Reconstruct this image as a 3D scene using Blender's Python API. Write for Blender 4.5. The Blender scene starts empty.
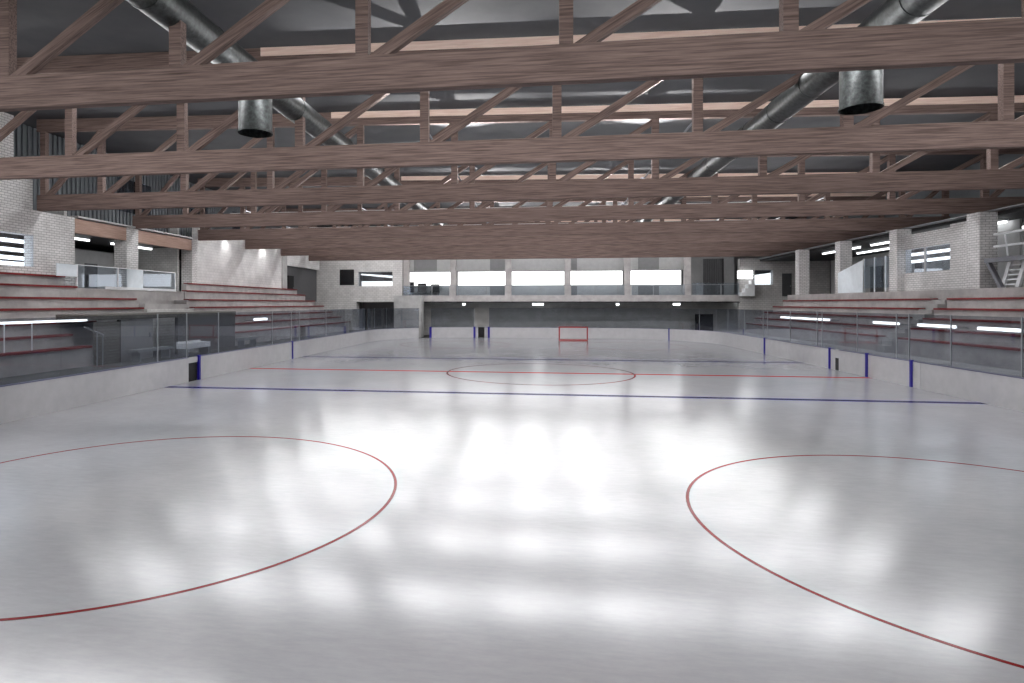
import bpy, bmesh, math, random
from mathutils import Vector, Matrix
random.seed(4)
S = bpy.context.scene
COL = S.collection
# ------------------------------------------------------------------ materials
def new_mat(name):
    m = bpy.data.materials.new(name); m.use_nodes = True
    nt = m.node_tree; nt.nodes.clear()
    out = nt.nodes.new('ShaderNodeOutputMaterial')
    return m, nt, out
def nd(nt, t, **kw):
    n = nt.nodes.new(t)
    for k, v in kw.items():
        if hasattr(n, k): setattr(n, k, v)
    return n
def setin(n, **kw):
    for k, v in kw.items():
        n.inputs[k.replace('_', ' ')].default_value = v
def rgb(r, g, b):                       # sRGB 0-255 to linear
    f = lambda c: (c/255/12.92) if c/255 <= .04045 else ((c/255+.055)/1.055)**2.4
    return (f(r), f(g), f(b), 1)
def principled(nt, out, rough=.6, metal=0, spec=.4):
    p = nd(nt, 'ShaderNodeBsdfPrincipled'); setin(p, Roughness=rough, Metallic=metal)
    p.inputs['Specular IOR Level'].default_value = spec
    nt.links.new(p.outputs[0], out.inputs[0]); return p
def noisy(name, c1, c2, scale=(1, 1, 1), nscale=3, rough=.7, metal=0, spec=.3, detail=5, bump=0, rot=None, lo=.35, hi=.65, bdist=.02):
    m, nt, out = new_mat(name); p = principled(nt, out, rough, metal, spec); L = nt.links.new
    tc = nd(nt, 'ShaderNodeNewGeometry'); mp = nd(nt, 'ShaderNodeMapping'); mp.inputs['Scale'].default_value = scale
    if rot:
        r = nd(nt, 'ShaderNodeMapping'); r.inputs['Rotation'].default_value = rot
        L(tc.outputs['Position'], r.inputs[0]); L(r.outputs[0], mp.inputs[0])
    else: L(tc.outputs['Position'], mp.inputs[0])
    n = nd(nt, 'ShaderNodeTexNoise'); setin(n, Scale=nscale, Detail=detail, Roughness=.6); L(mp.outputs[0], n.inputs['Vector'])
    r = nd(nt, 'ShaderNodeMapRange'); setin(r, From_Min=lo, From_Max=hi); L(n.outputs['Fac'], r.inputs['Value'])
    mx = nd(nt, 'ShaderNodeMix', data_type='RGBA'); mx.inputs[6].default_value = c1; mx.inputs[7].default_value = c2
    L(r.outputs[0], mx.inputs[0]); L(mx.outputs[2], p.inputs['Base Color'])
    if bump:
        b = nd(nt, 'ShaderNodeBump'); setin(b, Strength=bump, Distance=bdist); L(n.outputs['Fac'], b.inputs['Height']); L(b.outputs[0], p.inputs['Normal'])
    return m
def plain(name, c, rough=.5, metal=0, spec=.4): return noisy(name, c, tuple(x*.9 for x in c[:3])+(1,), nscale=2.5, rough=rough, metal=metal, spec=spec)
def brick(name, c1, c2, mortar, bw=.25, bh=.08, ms=.012, rough=.85):
    m, nt, out = new_mat(name); p = principled(nt, out, rough, 0, .2); L = nt.links.new
    g = nd(nt, 'ShaderNodeNewGeometry'); sp = nd(nt, 'ShaderNodeSeparateXYZ'); sn = nd(nt, 'ShaderNodeSeparateXYZ')
    L(g.outputs['Position'], sp.inputs[0]); L(g.outputs['True Normal'], sn.inputs[0])
    ab = nd(nt, 'ShaderNodeMath', operation='ABSOLUTE'); L(sn.outputs[0], ab.inputs[0])
    gt = nd(nt, 'ShaderNodeMath', operation='GREATER_THAN'); L(ab.outputs[0], gt.inputs[0]); gt.inputs[1].default_value = .5
    mf = nd(nt, 'ShaderNodeMix', data_type='FLOAT'); L(gt.outputs[0], mf.inputs[0]); L(sp.outputs[0], mf.inputs[2]); L(sp.outputs[1], mf.inputs[3])
    cb = nd(nt, 'ShaderNodeCombineXYZ'); L(mf.outputs[0], cb.inputs[0]); L(sp.outputs[2], cb.inputs[1])
    t = nd(nt, 'ShaderNodeTexBrick'); t.inputs['Color1'].default_value = c1; t.inputs['Color2'].default_value = c2; t.inputs['Mortar'].default_value = mortar
    setin(t, Scale=1, Mortar_Size=ms, Brick_Width=bw, Row_Height=bh, Bias=0); L(cb.outputs[0], t.inputs['Vector'])
    n = nd(nt, 'ShaderNodeTexNoise'); setin(n, Scale=1.3, Detail=6); L(g.outputs['Position'], n.inputs['Vector'])
    mr = nd(nt, 'ShaderNodeMapRange'); setin(mr, From_Min=.3, From_Max=.7, To_Min=.85, To_Max=1.05); L(n.outputs['Fac'], mr.inputs['Value'])
    mx = nd(nt, 'ShaderNodeMix', data_type='RGBA', blend_type='MULTIPLY'); mx.inputs[0].default_value = 1
    L(t.outputs['Color'], mx.inputs[6]); L(mr.outputs[0], mx.inputs[7]); L(mx.outputs[2], p.inputs['Base Color'])
    return m
def emit(name, c, strength):
    m, nt, out = new_mat(name); e = nd(nt, 'ShaderNodeEmission'); e.inputs[0].default_value = c; e.inputs[1].default_value = strength
    nt.links.new(e.outputs[0], out.inputs[0]); return m
def glass(name, tint, f0=.05, rough=.02):
    m, nt, out = new_mat(name); L = nt.links.new
    tr = nd(nt, 'ShaderNodeBsdfTransparent'); tr.inputs[0].default_value = tint
    gl = nd(nt, 'ShaderNodeBsdfGlossy'); gl.inputs['Roughness'].default_value = rough; gl.inputs[0].default_value = (.85, .9, 1, 1)
    lw = nd(nt, 'ShaderNodeLayerWeight'); lw.inputs[0].default_value = .5
    pw = nd(nt, 'ShaderNodeMath', operation='POWER'); L(lw.outputs['Facing'], pw.inputs[0]); pw.inputs[1].default_value = 4.2
    ma = nd(nt, 'ShaderNodeMath', operation='MULTIPLY_ADD'); L(pw.outputs[0], ma.inputs[0]); ma.inputs[1].default_value = .8; ma.inputs[2].default_value = f0
    mx = nd(nt, 'ShaderNodeMixShader'); L(ma.outputs[0], mx.inputs[0]); L(tr.outputs[0], mx.inputs[1]); L(gl.outputs[0], mx.inputs[2])
    L(mx.outputs[0], out.inputs[0]); return m

def ice_mat(name, c1, c2, gloss=1):
    m, nt, out = new_mat(name); L = nt.links.new
    g = nd(nt, 'ShaderNodeNewGeometry')
    n1 = nd(nt, 'ShaderNodeTexNoise'); setin(n1, Scale=.35, Detail=8, Roughness=.65); L(g.outputs['Position'], n1.inputs['Vector'])
    mp = nd(nt, 'ShaderNodeMapping'); mp.inputs['Scale'].default_value = (1.2, 5, 1); mp.inputs['Rotation'].default_value = (0, 0, .25)
    L(g.outputs['Position'], mp.inputs[0])
    n2 = nd(nt, 'ShaderNodeTexNoise'); setin(n2, Scale=2.2, Detail=9, Roughness=.75); L(mp.outputs[0], n2.inputs['Vector'])
    ad = nd(nt, 'ShaderNodeMath', operation='MULTIPLY_ADD'); L(n1.outputs['Fac'], ad.inputs[0]); ad.inputs[1].default_value = .5
    hf = nd(nt, 'ShaderNodeMath', operation='MULTIPLY'); L(n2.outputs['Fac'], hf.inputs[0]); hf.inputs[1].default_value = .5; L(hf.outputs[0], ad.inputs[2])
    mr = nd(nt, 'ShaderNodeMapRange'); setin(mr, From_Min=.36, From_Max=.64); L(ad.outputs[0], mr.inputs['Value'])
    mx = nd(nt, 'ShaderNodeMix', data_type='RGBA'); mx.inputs[6].default_value = c1; mx.inputs[7].default_value = c2
    L(mr.outputs[0], mx.inputs[0])
    df = nd(nt, 'ShaderNodeBsdfDiffuse'); L(mx.outputs[2], df.inputs['Color'])
    gl = nd(nt, 'ShaderNodeBsdfAnisotropic'); gl.distribution = 'GGX'; gl.inputs['Anisotropy'].default_value = ICE_A
    tg = nd(nt, 'ShaderNodeCombineXYZ'); tg.inputs[0].default_value = 1; L(tg.outputs[0], gl.inputs['Tangent'])
    rr = nd(nt, 'ShaderNodeMapRange'); setin(rr, From_Min=.3, From_Max=.7, To_Min=ICE_R[0], To_Max=ICE_R[1]); L(ad.outputs[0], rr.inputs['Value']); L(rr.outputs[0], gl.inputs['Roughness'])
    lw = nd(nt, 'ShaderNodeLayerWeight'); lw.inputs[0].default_value = .5
    pw = nd(nt, 'ShaderNodeMath', operation='POWER'); L(lw.outputs['Facing'], pw.inputs[0]); pw.inputs[1].default_value = 2.0
    ma = nd(nt, 'ShaderNodeMath', operation='MULTIPLY_ADD'); L(pw.outputs[0], ma.inputs[0]); ma.inputs[1].default_value = ICE_F*gloss; ma.inputs[2].default_value = .03
    ms = nd(nt, 'ShaderNodeMixShader'); L(ma.outputs[0], ms.inputs[0]); L(df.outputs[0], ms.inputs[1]); L(gl.outputs[0], ms.inputs[2])
    L(ms.outputs[0], out.inputs[0])
    return m
ICE_A, ICE_F = -.36, .72
ICE_R = (.17, .2)
M = {}
W1, W2 = rgb(72, 59, 55), rgb(138, 118, 111)
M['wood'] = noisy('timber', W1, W2, (.3, 9, 9), 3.0, .75, spec=.2, detail=8, lo=.28, hi=.72)
M['wood_diag'] = noisy('timber_diagonal', W1, W2, (.3, 9, 9), 3.0, .75, spec=.2, detail=8, rot=(0, .54, 0), lo=.28, hi=.72)
M['wood_edge_lit'] = noisy('timber_edge_lit', rgb(150, 122, 110), rgb(192, 164, 150), (9, .3, 9), 3.0, .75, spec=.2, detail=8, lo=.28, hi=.72)  # timber tone lightened to stand for light on the beams' inner faces
M['wood_lit_band'] = noisy('timber_lit_band', rgb(226, 196, 180), rgb(244, 220, 206), (.55, 6, 9), 2.2, .75, spec=.2)  # pale tone stands for lamplight on the upper half of the chord
M['ice'] = ice_mat('ice', rgb(168, 168, 173), rgb(186, 186, 190))
M['ice_red'] = ice_mat('red_line', rgb(112, 12, 18), rgb(124, 18, 22), .3)
M['ice_red_wide'] = ice_mat('centre_red', rgb(150, 30, 34), rgb(160, 38, 40), .3)
M['ice_blue'] = ice_mat('blue_line', rgb(12, 8, 104), rgb(18, 12, 116), .3)
M['board'] = noisy('board_panel', rgb(172, 171, 173), rgb(180, 179, 181), (1, 1, 1), 2.2, .45, detail=6)
M['cap'] = plain('board_cap', rgb(92, 92, 120), .4)
M['blue'] = plain('blue_pad', rgb(26, 12, 130), .5)
M['black'] = plain('black_rubber', rgb(24, 24, 26), .7)
M['rubber'] = plain('dark_rubber_floor', rgb(70, 71, 70), .8)
M['concrete'] = noisy('concrete', rgb(160, 156, 155), rgb(180, 176, 175), (1, 1, 1), 1.6, .85, detail=7, bump=.1)
M['concrete_grey'] = noisy('concrete_grey', rgb(160, 159, 158), rgb(178, 177, 176), (1, 1, 1), 1.6, .85, detail=7)
M['concrete_dark'] = brick('dark_block', rgb(112, 110, 106), rgb(104, 102, 98), rgb(84, 82, 80), .3, .12, .014)
M['bench'] = noisy('red_bench', rgb(112, 26, 30), rgb(130, 40, 42), (1, 1, 1), 5, .6)
M['brick'] = brick('pale_brick', rgb(222, 220, 219), rgb(210, 208, 207), rgb(164, 162, 161), .30, .115, .014)
M['brick_dark'] = brick('grey_tile', rgb(206, 205, 203), rgb(196, 195, 193), rgb(174, 173, 171), .3, .15, .012)
M['brick_mid'] = brick('mid_brick', rgb(204, 202, 200), rgb(194, 192, 190), rgb(166, 164, 163), .4, .2, .014)
M['white_wall'] = brick('white_block', rgb(224, 222, 221), rgb(217, 215, 214), rgb(198, 196, 195), .4, .2, .012)
M['panel'] = plain('grey_panel', rgb(190, 190, 190), .7)
M['panel_dark'] = plain('dark_grey_panel', rgb(140, 140, 141), .7)
M['door'] = plain('grey_door', rgb(84, 84, 86), .5)
M['clad'] = plain('dark_cladding', rgb(112, 117, 122), .6)
M['ceil'] = noisy('roof_deck', rgb(78, 79, 82), rgb(86, 87, 90), (1, 1, 1), .6, .8, spec=.2)
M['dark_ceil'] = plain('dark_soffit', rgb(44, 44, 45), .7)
M['galv'] = noisy('galvanised_steel', rgb(30, 33, 33), rgb(64, 68, 68), (1, 1, 1), 9, .45, metal=.4, spec=.5, detail=4)
M['alu'] = plain('aluminium', rgb(150, 153, 156), .35, .3)
M['white'] = plain('white_paint', rgb(236, 238, 240), .4)
M['steel'] = plain('grey_steel', rgb(118, 119, 126), .45, .3)
M['net'] = plain('net_cord', rgb(205, 190, 190), .8)
M['goal_red'] = plain('goal_red', rgb(150, 44, 46), .5)
M['shield'] = glass('shield_glass', (.74, .76, .785, 1), .06)
M['guard'] = glass('guard_glass', (.86, .90, .93, 1), .07)
M['win'] = glass('window_glass', (.72, .75, .78, 1), .08)
M['frost'] = plain('milky_white_sheet', rgb(226, 234, 240), .3)
M['lamp'] = emit('lamp_diffuser', (.99, .99, 1, 1), 20.0)
M['tube'] = emit('tube_light', (.96, .98, 1, 1), 4.5)
M['lit'] = emit('lit_window', (1, 1, 1, 1), 2.2)
M['tv'] = plain('black_screen', rgb(26, 26, 29), .25)

# ------------------------------------------------------------------ mesh helpers
class MB:
    def __init__(s): s.v = []; s.f = []
    def poly(s, pts, faces):
        b = len(s.v); s.v += [tuple(p) for p in pts]; s.f += [tuple(b+i for i in f) for f in faces]; return s
    def box(s, x0, x1, y0, y1, z0, z1):
        if x0 > x1: x0, x1 = x1, x0
        if y0 > y1: y0, y1 = y1, y0
        if z0 > z1: z0, z1 = z1, z0
        return s.poly([(x0,y0,z0),(x1,y0,z0),(x1,y1,z0),(x0,y1,z0),(x0,y0,z1),(x1,y0,z1),(x1,y1,z1),(x0,y1,z1)],
                      [(3,2,1,0),(4,5,6,7),(0,1,5,4),(1,2,6,5),(2,3,7,6),(3,0,4,7)])
    def hexa(s, lo, hi):                # two quads (bottom ccw, top ccw)
        return s.poly(list(lo)+list(hi), [(3,2,1,0),(4,5,6,7),(0,1,5,4),(1,2,6,5),(2,3,7,6),(3,0,4,7)])
    def tube(s, a, b, r, n=10, r2=None, caps=True):
        a, b = Vector(a), Vector(b); d = (b-a).normalized(); r2 = r if r2 is None else r2
        u = d.cross(Vector((0,0,1)) if abs(d.z) < .9 else Vector((1,0,0))).normalized(); w = d.cross(u)
        p = []
        for c, rr in ((a, r), (b, r2)):
            for i in range(n):
                t = 2*math.pi*i/n; p.append(c+u*rr*math.cos(t)+w*rr*math.sin(t))
        fs = [(i, (i+1) % n, n+(i+1) % n, n+i) for i in range(n)]
        if caps: fs += [tuple(range(n-1, -1, -1)), tuple(range(n, 2*n))]
        return s.poly(p, fs)
    def strip(s, path, off0, off1, z0, z1):    # a solid wall following a plan path; offsets to the right-hand side of the travel
        L, R = offset(path, off0), offset(path, off1)
        n = len(path); p = []
        for i in range(n): p += [(*L[i], z0), (*R[i], z0), (*R[i], z1), (*L[i], z1)]
        fs = [(0,1,2,3), tuple(4*(n-1)+k for k in (3,2,1,0))]
        for i in range(n-1):
            a, b = 4*i, 4*i+4
            for k in range(4): fs.append((a+k, b+k, b+(k+1) % 4, a+(k+1) % 4))
        return s.poly(p, fs)
    def build(s, name, mat, parent=None, smooth=False, bevel=0):
        me = bpy.data.meshes.new(name); o = bpy.data.objects.new(name, me); COL.objects.link(o)
        org = Vector((0, 0, 0)); q = parent
        while q is not None: org = org + q.location; q = q.parent
        if parent is None:
            c = [sum(v[i] for v in s.v)/len(s.v) for i in range(2)]; own = Vector((c[0], c[1], min(v[2] for v in s.v)))
            o.location = own; org = own
        else: o.parent = parent
        me.from_pydata([tuple(Vector(v)-org) for v in s.v], [], s.f)
        bm = bmesh.new(); bm.from_mesh(me)
        bmesh.ops.recalc_face_normals(bm, faces=bm.faces)
        if bevel: bmesh.ops.bevel(bm, geom=bm.edges[:], offset=bevel, segments=1, affect='EDGES', clamp_overlap=True)
        if smooth:
            for f in bm.faces: f.smooth = len(f.verts) == 4
        bm.to_mesh(me); bm.free(); me.update()
        me.materials.append(M[mat] if isinstance(mat, str) else mat)
        return o
def offset(path, d):
    out = []
    for i, p in enumerate(path):
        a = Vector(path[max(i-1, 0)]); b = Vector(path[min(i+1, len(path)-1)]); t = (b-a).normalized()
        out.append((p[0]+t.y*d, p[1]-t.x*d))
    return out
def box(*a): return MB().box(*a)
def empty(name, loc, label, cat, group=None):
    o = bpy.data.objects.new(name, None); COL.objects.link(o); o.location = loc; o.empty_display_size = .2
    return tag(o, label, cat, group)
def tag(o, label=None, cat=None, group=None, kind=None):
    if label: o['label'] = label
    if cat: o['category'] = cat
    if group: o['group'] = group
    if kind: o['kind'] = kind
    return o
def struct(mb, name, mat, label, cat=None, parent=None, **kw):
    return tag(mb.build(name, mat, parent, **kw), label, cat or name.split('_')[0], None, 'structure')
def copy_tree(o, parent=None):
    c = o.copy(); COL.objects.link(c); c.parent = parent
    for k in o.children: copy_tree(k, c)
    return c
ORD = ['nearest', 'second nearest', 'third nearest', 'fourth nearest', 'fifth nearest', 'sixth nearest', 'seventh nearest', 'eighth nearest', 'farthest']

# ------------------------------------------------------------------ ice, lines, floors
XL, XR, YE, RAD = -15.0, 15.0, 30.0, 8.5
def arc(cx, cy, r, a0, a1, n): return [(cx+r*math.cos(math.radians(a0+(a1-a0)*i/n)), cy+r*math.sin(math.radians(a0+(a1-a0)*i/n))) for i in range(n+1)]
outline = arc(6.5, 21.5, RAD, 0, 90, 20)+arc(-6.5, 21.5, RAD, 90, 180, 20)+arc(-6.5, -21.5, RAD, 180, 270, 20)+arc(6.5, -21.5, RAD, 270, 360, 20)
n = len(outline); mb = MB()
mb.poly([(x, y, -.05) for x, y in outline]+[(x, y, 0) for x, y in outline], [tuple(range(n-1, -1, -1)), tuple(range(n, 2*n))]+[(i, (i+1) % n, n+(i+1) % n, n+i) for i in range(n)])
ice = struct(mb, 'floor_ice', 'ice', 'smooth white ice sheet inside the boards', 'ice')
def line(name, mat, y, w, lab):
    tag(box(XL+.02, XR-.02, y-w/2, y+w/2, -.002, .0025).build(name, mat, ice), lab)
line('blue_line', 'ice_blue', -7.12, .36, 'blue line painted across the nearer half of the ice')
line('blue_line', 'ice_blue', 7.12, .40, 'blue line painted across the far half of the ice')
line('centre_line', 'ice_red_wide', 0, .34, 'red line painted across the middle of the ice')
def ring(cx, cy, lab, w=.055, r=4.5, k=112):
    a = arc(cx, cy, r-w/2, 0, 360, k)[:-1]; b = arc(cx, cy, r+w/2, 0, 360, k)[:-1]; m = MB()
    m.poly([(x, y, .003) for x, y in a]+[(x, y, .003) for x, y in b]+[(x, y, -.002) for x, y in a]+[(x, y, -.002) for x, y in b],
           [(i, (i+1) % k, k+(i+1) % k, k+i) for i in range(k)]+[(2*k+i, 3*k+i, 3*k+(i+1) % k, 2*k+(i+1) % k) for i in range(k)] +
           [(k+i, k+(i+1) % k, 3*k+(i+1) % k, 3*k+i) for i in range(k)]+[(i, 2*k+i, 2*k+(i+1) % k, (i+1) % k) for i in range(k)])
    tag(m.build('face_off_circle', 'ice_red', ice), lab)
ring(-7, -19.85, 'thin red circle on the ice, near left'); ring(7, -19.85, 'thin red circle on the ice, near right')
ring(0, 0, 'red circle around the centre of the ice', .09)
ring(-7, 20, 'faint red circle at the far left', .05); ring(7, 20, 'faint red circle at the far right', .05)

YB = -31.5
struct(box(-30, 30, YB, 44, -.35, -.06), 'floor_concrete', 'rubber', 'bare floor around the ice', 'floor')
struct(box(-17.3, -15.16, -21.5, 24, -.05, .96), 'floor_walkway_left', 'rubber', 'dark walkway between the boards and the left stand', 'floor')
struct(box(15.16, 17.2, -21.5, 24, -.05, .96), 'floor_walkway_right', 'concrete_grey', 'grey walkway between the boards and the right stand', 'floor')

# ------------------------------------------------------------------ roof trusses
SL = -.0195
Y1, DY, ZB, ZT = -18.25, 6.5, 7.60, 8.31
XA, XB = -22.6, 23.0
def make_truss(y, lab):
    t = empty('roof_truss', (0, y, ZB), lab, 'roof truss', 'timber roof trusses over the ice')
    box(XA, XB, y, y+.22, ZB, ZT).build('bottom_chord', 'wood', t, bevel=.012)
    def slope(x, z): return z+SL*x
    def sl(z0, z1, y0, y1, xa=XA): return MB().hexa([(xa, y0, slope(xa, z0)), (XB, y0, slope(XB, z0)), (XB, y1, slope(XB, z0)), (xa, y1, slope(xa, z0))],
                                             [(xa, y0, slope(xa, z1)), (XB, y0, slope(XB, z1)), (XB, y1, slope(XB, z1)), (xa, y1, slope(xa, z1))])
    sl(10.75, 11.3, y, y+.2).build('top_chord', 'wood', t)
    tag(sl(11.04, 11.3, y-.035, y-.002, -8.7).build('lit_band', 'wood_lit_band', t), 'painted lamplit band along the top chord')  # painted lamplit band, cut off where the chord falls into shadow
    xs = [-22.3]+[.55+4*k for k in range(-5, 6)]+[22.8]
    for x in xs:
        box(x-.13, x+.13, y+.005, y+.215, ZT, slope(x, 10.75)).build('post', 'wood', t)
    for a, b in zip(xs[:-1], xs[1:]):
        x0, x1 = a+.14, b-.12; zt = slope(b, 10.75); w = .27
        dx, dz = x1-x0, zt-ZT; l = math.hypot(dx, dz); h = w*l/dx    # vertical thickness of the brace
        hx = w*l/dz
        y0, y1 = y+.02, y+.18
        p = [(x0, ZT), (x0+hx, ZT), (x1, zt-h), (x1, zt), (x0, ZT+.001)]
        p = [(x0, ZT), (x0+hx*.8, ZT), (x1, zt-h*.8), (x1, zt)]
        MB().poly([(q[0], y0, q[1]) for q in p]+[(q[0], y1, q[1]) for q in p], [(0,1,2,3), (7,6,5,4), (0,4,5,1), (1,5,6,2), (2,6,7,3), (3,7,4,0)]).build('diagonal_brace', 'wood_diag', t)
    return t
TL = ['heavy brown timber roof truss across the top of the photo, nearest of the eight',
      'brown timber roof truss second from the camera, just behind the nearest one',
      'brown timber roof truss third from the camera, left end on the large brick wall',
      'brown timber roof truss fourth from the camera, left end on the first free brick pier',
      'brown timber roof truss fifth from the camera, left end beside the white block wall',
      'brown timber roof truss sixth from the camera, left end over the white block wall',
      'brown timber roof truss seventh from the camera, second from the far balcony',
      'brown timber roof truss farthest from the camera, right before the far balcony']
tr = make_truss(Y1, TL[0])
YT = [Y1+DY*k for k in range(8)]
for k in range(1, 8):
    c = copy_tree(tr); c.location.y += DY*k; c['label'] = TL[k]

def zc(x): return 11.36+SL*x
def roof_part(x0, x1, y0, y1): return MB().hexa([(x0, y0, zc(x0)), (x1, y0, zc(x1)), (x1, y1, zc(x1)), (x0, y1, zc(x0))],
                                                [(x0, y0, zc(x0)+.2), (x1, y0, zc(x1)+.2), (x1, y1, zc(x1)+.2), (x0, y1, zc(x0)+.2)])
struct(roof_part(-30, 30, YB, 44), 'ceiling', 'ceil', 'flat grey roof deck above the timber trusses', 'ceiling')

# ------------------------------------------------------------------ hanging lamps (hidden from the entrance by the chords)
LAMP_L = ['between the nearest and the second truss', 'between the second and third trusses', 'between the third and fourth trusses', 'between the fourth and fifth trusses',
          'between the fifth and sixth trusses', 'between the sixth and seventh trusses', 'between the seventh and the farthest truss']
LX0, LX1 = -21.0, 17.4
def make_lamp(y, LZ, yt, lab):
    t = empty('strip_lamp', (0, y, LZ), 'long white strip lamp hung '+lab, 'strip lamp', 'white strip lamps hung between the trusses')
    for a, b in ((LX0, -8.05), (-7.15, 7.15), (8.05, LX1)):
        box(a, b, y-.13, y+.13, LZ, LZ+.14).build('diffuser', 'lamp', t)
        box(a-.03, b+.03, y-.15, y+.15, LZ+.14, LZ+.20).build('housing', 'white', t)
    if y-yt > 2:
        for x in (-14.7, -9.55, -4.44, .68, 5.8, 10.9): box(x-.012, x+.012, y-.012, y+.012, LZ+.20, zc(x)).build('hanger', 'steel', t)
    else:
        for x in (-19.45, -11.45, -3.45, 4.55, 12.55, 16.55): box(x-.03, x+.03, yt+.22, y+.1, LZ+.20, LZ+.25).build('arm', 'steel', t)
LAMPS = [(YT[0]+3.25, 8.85, YT[0]), (YT[1]+1.3, 10.66, YT[1]), (YT[2]+1.5, 9.45, YT[2]), (YT[3]+1.5, 9.45, YT[3]), (YT[4]+1.5, 9.38, YT[4]), (YT[5]+1.5, 9.16, YT[5]), (YT[6]+1.5, 9.03, YT[6])]
for (y, z, yt), lab in zip(LAMPS, LAMP_L): make_lamp(y, z, yt, lab)
make_lamp(YT[0]-3.25, 8.85, YT[0]-6.5, 'above the entrance end, in front of the nearest truss')
make_lamp(YT[7]+1.0, 8.85, YT[7], 'over the far balcony edge, added as fill')  # unseen row added to brighten the far walls
UPL, UPS, UPA = 2600, 92, 228
ZU = {1: 8.75, 2: 8.85, 3: 8.8, 4: 8.8, 5: 8.7, 6: 8.65}
def uplight(x, y, lab, k):
    z = ZU[k]
    t = empty('uplight', (x, y, z), lab, 'spotlight', 'small uplights behind the trusses')
    b = MB(); b.box(x-.09, x+.09, y-.09, y+.09, z, z+.03); b.box(x-.09, x+.09, y-.11, y-.08, z, z+.1); b.box(x-.09, x+.09, y+.08, y+.11, z, z+.1); b.build('housing', 'steel', t)
    box(x-.03, x+.03, YT[k]+.22, y-.09, z, z+.03).build('arm', 'steel', t)
    ld = bpy.data.lights.new('spot', 'SPOT'); ld.energy = UPL; ld.spot_size = math.radians(UPS); ld.spot_blend = .5; ld.shadow_soft_size = .03; ld.color = (1, .97, .95)
    lo = bpy.data.objects.new('spot', ld); COL.objects.link(lo); lo.parent = t; lo.location = (0, -.02, .08); lo.rotation_euler = (math.radians(UPA), 0, 0)
for k, nm in ((1, 'second'), (2, 'third'), (3, 'fourth'), (4, 'fifth'), (5, 'sixth'), (6, 'seventh')):
    uplight(-3.45, YT[k]+3.0, 'small grey uplight on an arm behind the %s truss, left one of the pair' % nm, k)
    uplight(4.55, YT[k]+3.0, 'small grey uplight on an arm behind the %s truss, right one of the pair' % nm, k)

# ------------------------------------------------------------------ air ducts
def duct(x, lab, dlab):
    z, r = 9.52, .385
    t = empty('air_duct', (x, 0, z), lab, 'air duct', 'galvanised air ducts under the roof')
    m = MB(); ys = [YB+.5+2.4*i for i in range(26)]
    for a, b in zip(ys[:-1], ys[1:]): m.tube((x, a, z), (x, b, z), r, 28, caps=False)
    m.build('duct_run', 'galv', t, smooth=True)
    for y in ys: MB().tube((x, y-.03, z), (x, y+.03, z), r+.012, 28).build('seam_band', 'galv', t)
    y = -14.35; R = .44
    m = MB(); m.tube((x, y, 8.02), (x, y, z-.1), R, 28, caps=False); m.tube((x, y, 8.02), (x, y, z-.1), R-.02, 28, caps=False)
    tag(m.build('drop_pipe', 'galv', t, smooth=True), dlab)
    m = MB(); m.tube((x, y, 8.0), (x, y, 8.05), R+.02, 28, caps=False); m.tube((x, y, 8.0), (x, y, 8.05), R-.02, 28, caps=False); m.build('rim', 'galv', t)
duct(-7.6, 'round galvanised air duct running through the trusses over the left half of the ice', 'open grey pipe hanging straight down')
duct(7.6, 'round galvanised air duct running through the trusses over the right half of the ice', 'open grey pipe hanging straight down')

# ------------------------------------------------------------------ rink boards and glass
BZ = 1.06
def boards(path, lab, seams=(), posts=(), name='dasher_board'):
    x, y = path[len(path)//2]
    t = empty(name, (x, y, 0), lab, 'rink boards', 'white rink boards around the ice')
    MB().strip(path, 0, .13, .0, BZ-.03).build('board_panel', 'board', t)
    tag(MB().strip(path, -.012, .15, BZ-.03, BZ).build('cap_rail', 'cap', t), 'dark blue-grey cap')
    return t
def jamb(x, y, parent, ang=0, w=.11, d=.05, zt=1.1):
    c, s = math.cos(ang), math.sin(ang)
    P = [(x+c*a-s*b, y+s*a+c*b) for a, b in ((-w/2, -d/2), (w/2, -d/2), (w/2, d/2), (-w/2, d/2))]
    o = MB().hexa([(*p, .0) for p in P], [(*p, zt) for p in P]).build('gate_post', 'blue', parent); tag(o, 'dark blue post'); return o
def shield(path_list, posts, lab, z0=BZ, z1=2.95):
    x, y = path_list[0][0]
    t = empty('glass_screen', (x, y, z0), lab, 'glass screen', 'glass screens on the rink boards')
    for p in path_list: MB().strip(p, .055, .069, z0+.004, z1).build('glass_pane', 'shield', t)
    m = None
    for x, y in posts: box(x-.02, x+.02, y-.02, y+.02, z0+.004, z1+.02).build('glass_post', 'alu', t)
    return t
# left side travels towards -y so that "right hand" is outward (-x)
lp = lambda y0, y1: [(XL, y1), (XL, y0)]
b1 = boards(lp(-21.5, -5.55), 'white rink boards along the near left, up to the open gate')
b2 = boards(lp(-4.70, 5.40), 'white rink boards along the left between the open gate and the far blue gate post')
larc = arc(-6.5, 21.5, RAD, 180, 90, 40)
cutA, cutB = 180-90*26/40, 0
b3 = boards((arc(-6.5, 21.5, RAD, 180, 128, 24)[::-1])+[(XL, 5.52)], 'white rink boards along the far left, bending round to the grey wall block')
jamb(XL+.01, -4.76, b2, math.pi/2, .12, .10); jamb(XL+.0, 5.46, b3, math.pi/2, .12, .10)
box(XL-.13, XL-.02, -5.54, -4.82, BZ-.26, BZ-.03).build('gate_top_rail', 'board', b1)
box(XL-.13, XL-.06, -5.54, -4.82, .0, BZ-.26).build('gate_shade_plate', 'black', b1)  # black plate stands for the shade inside the open gate
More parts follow.
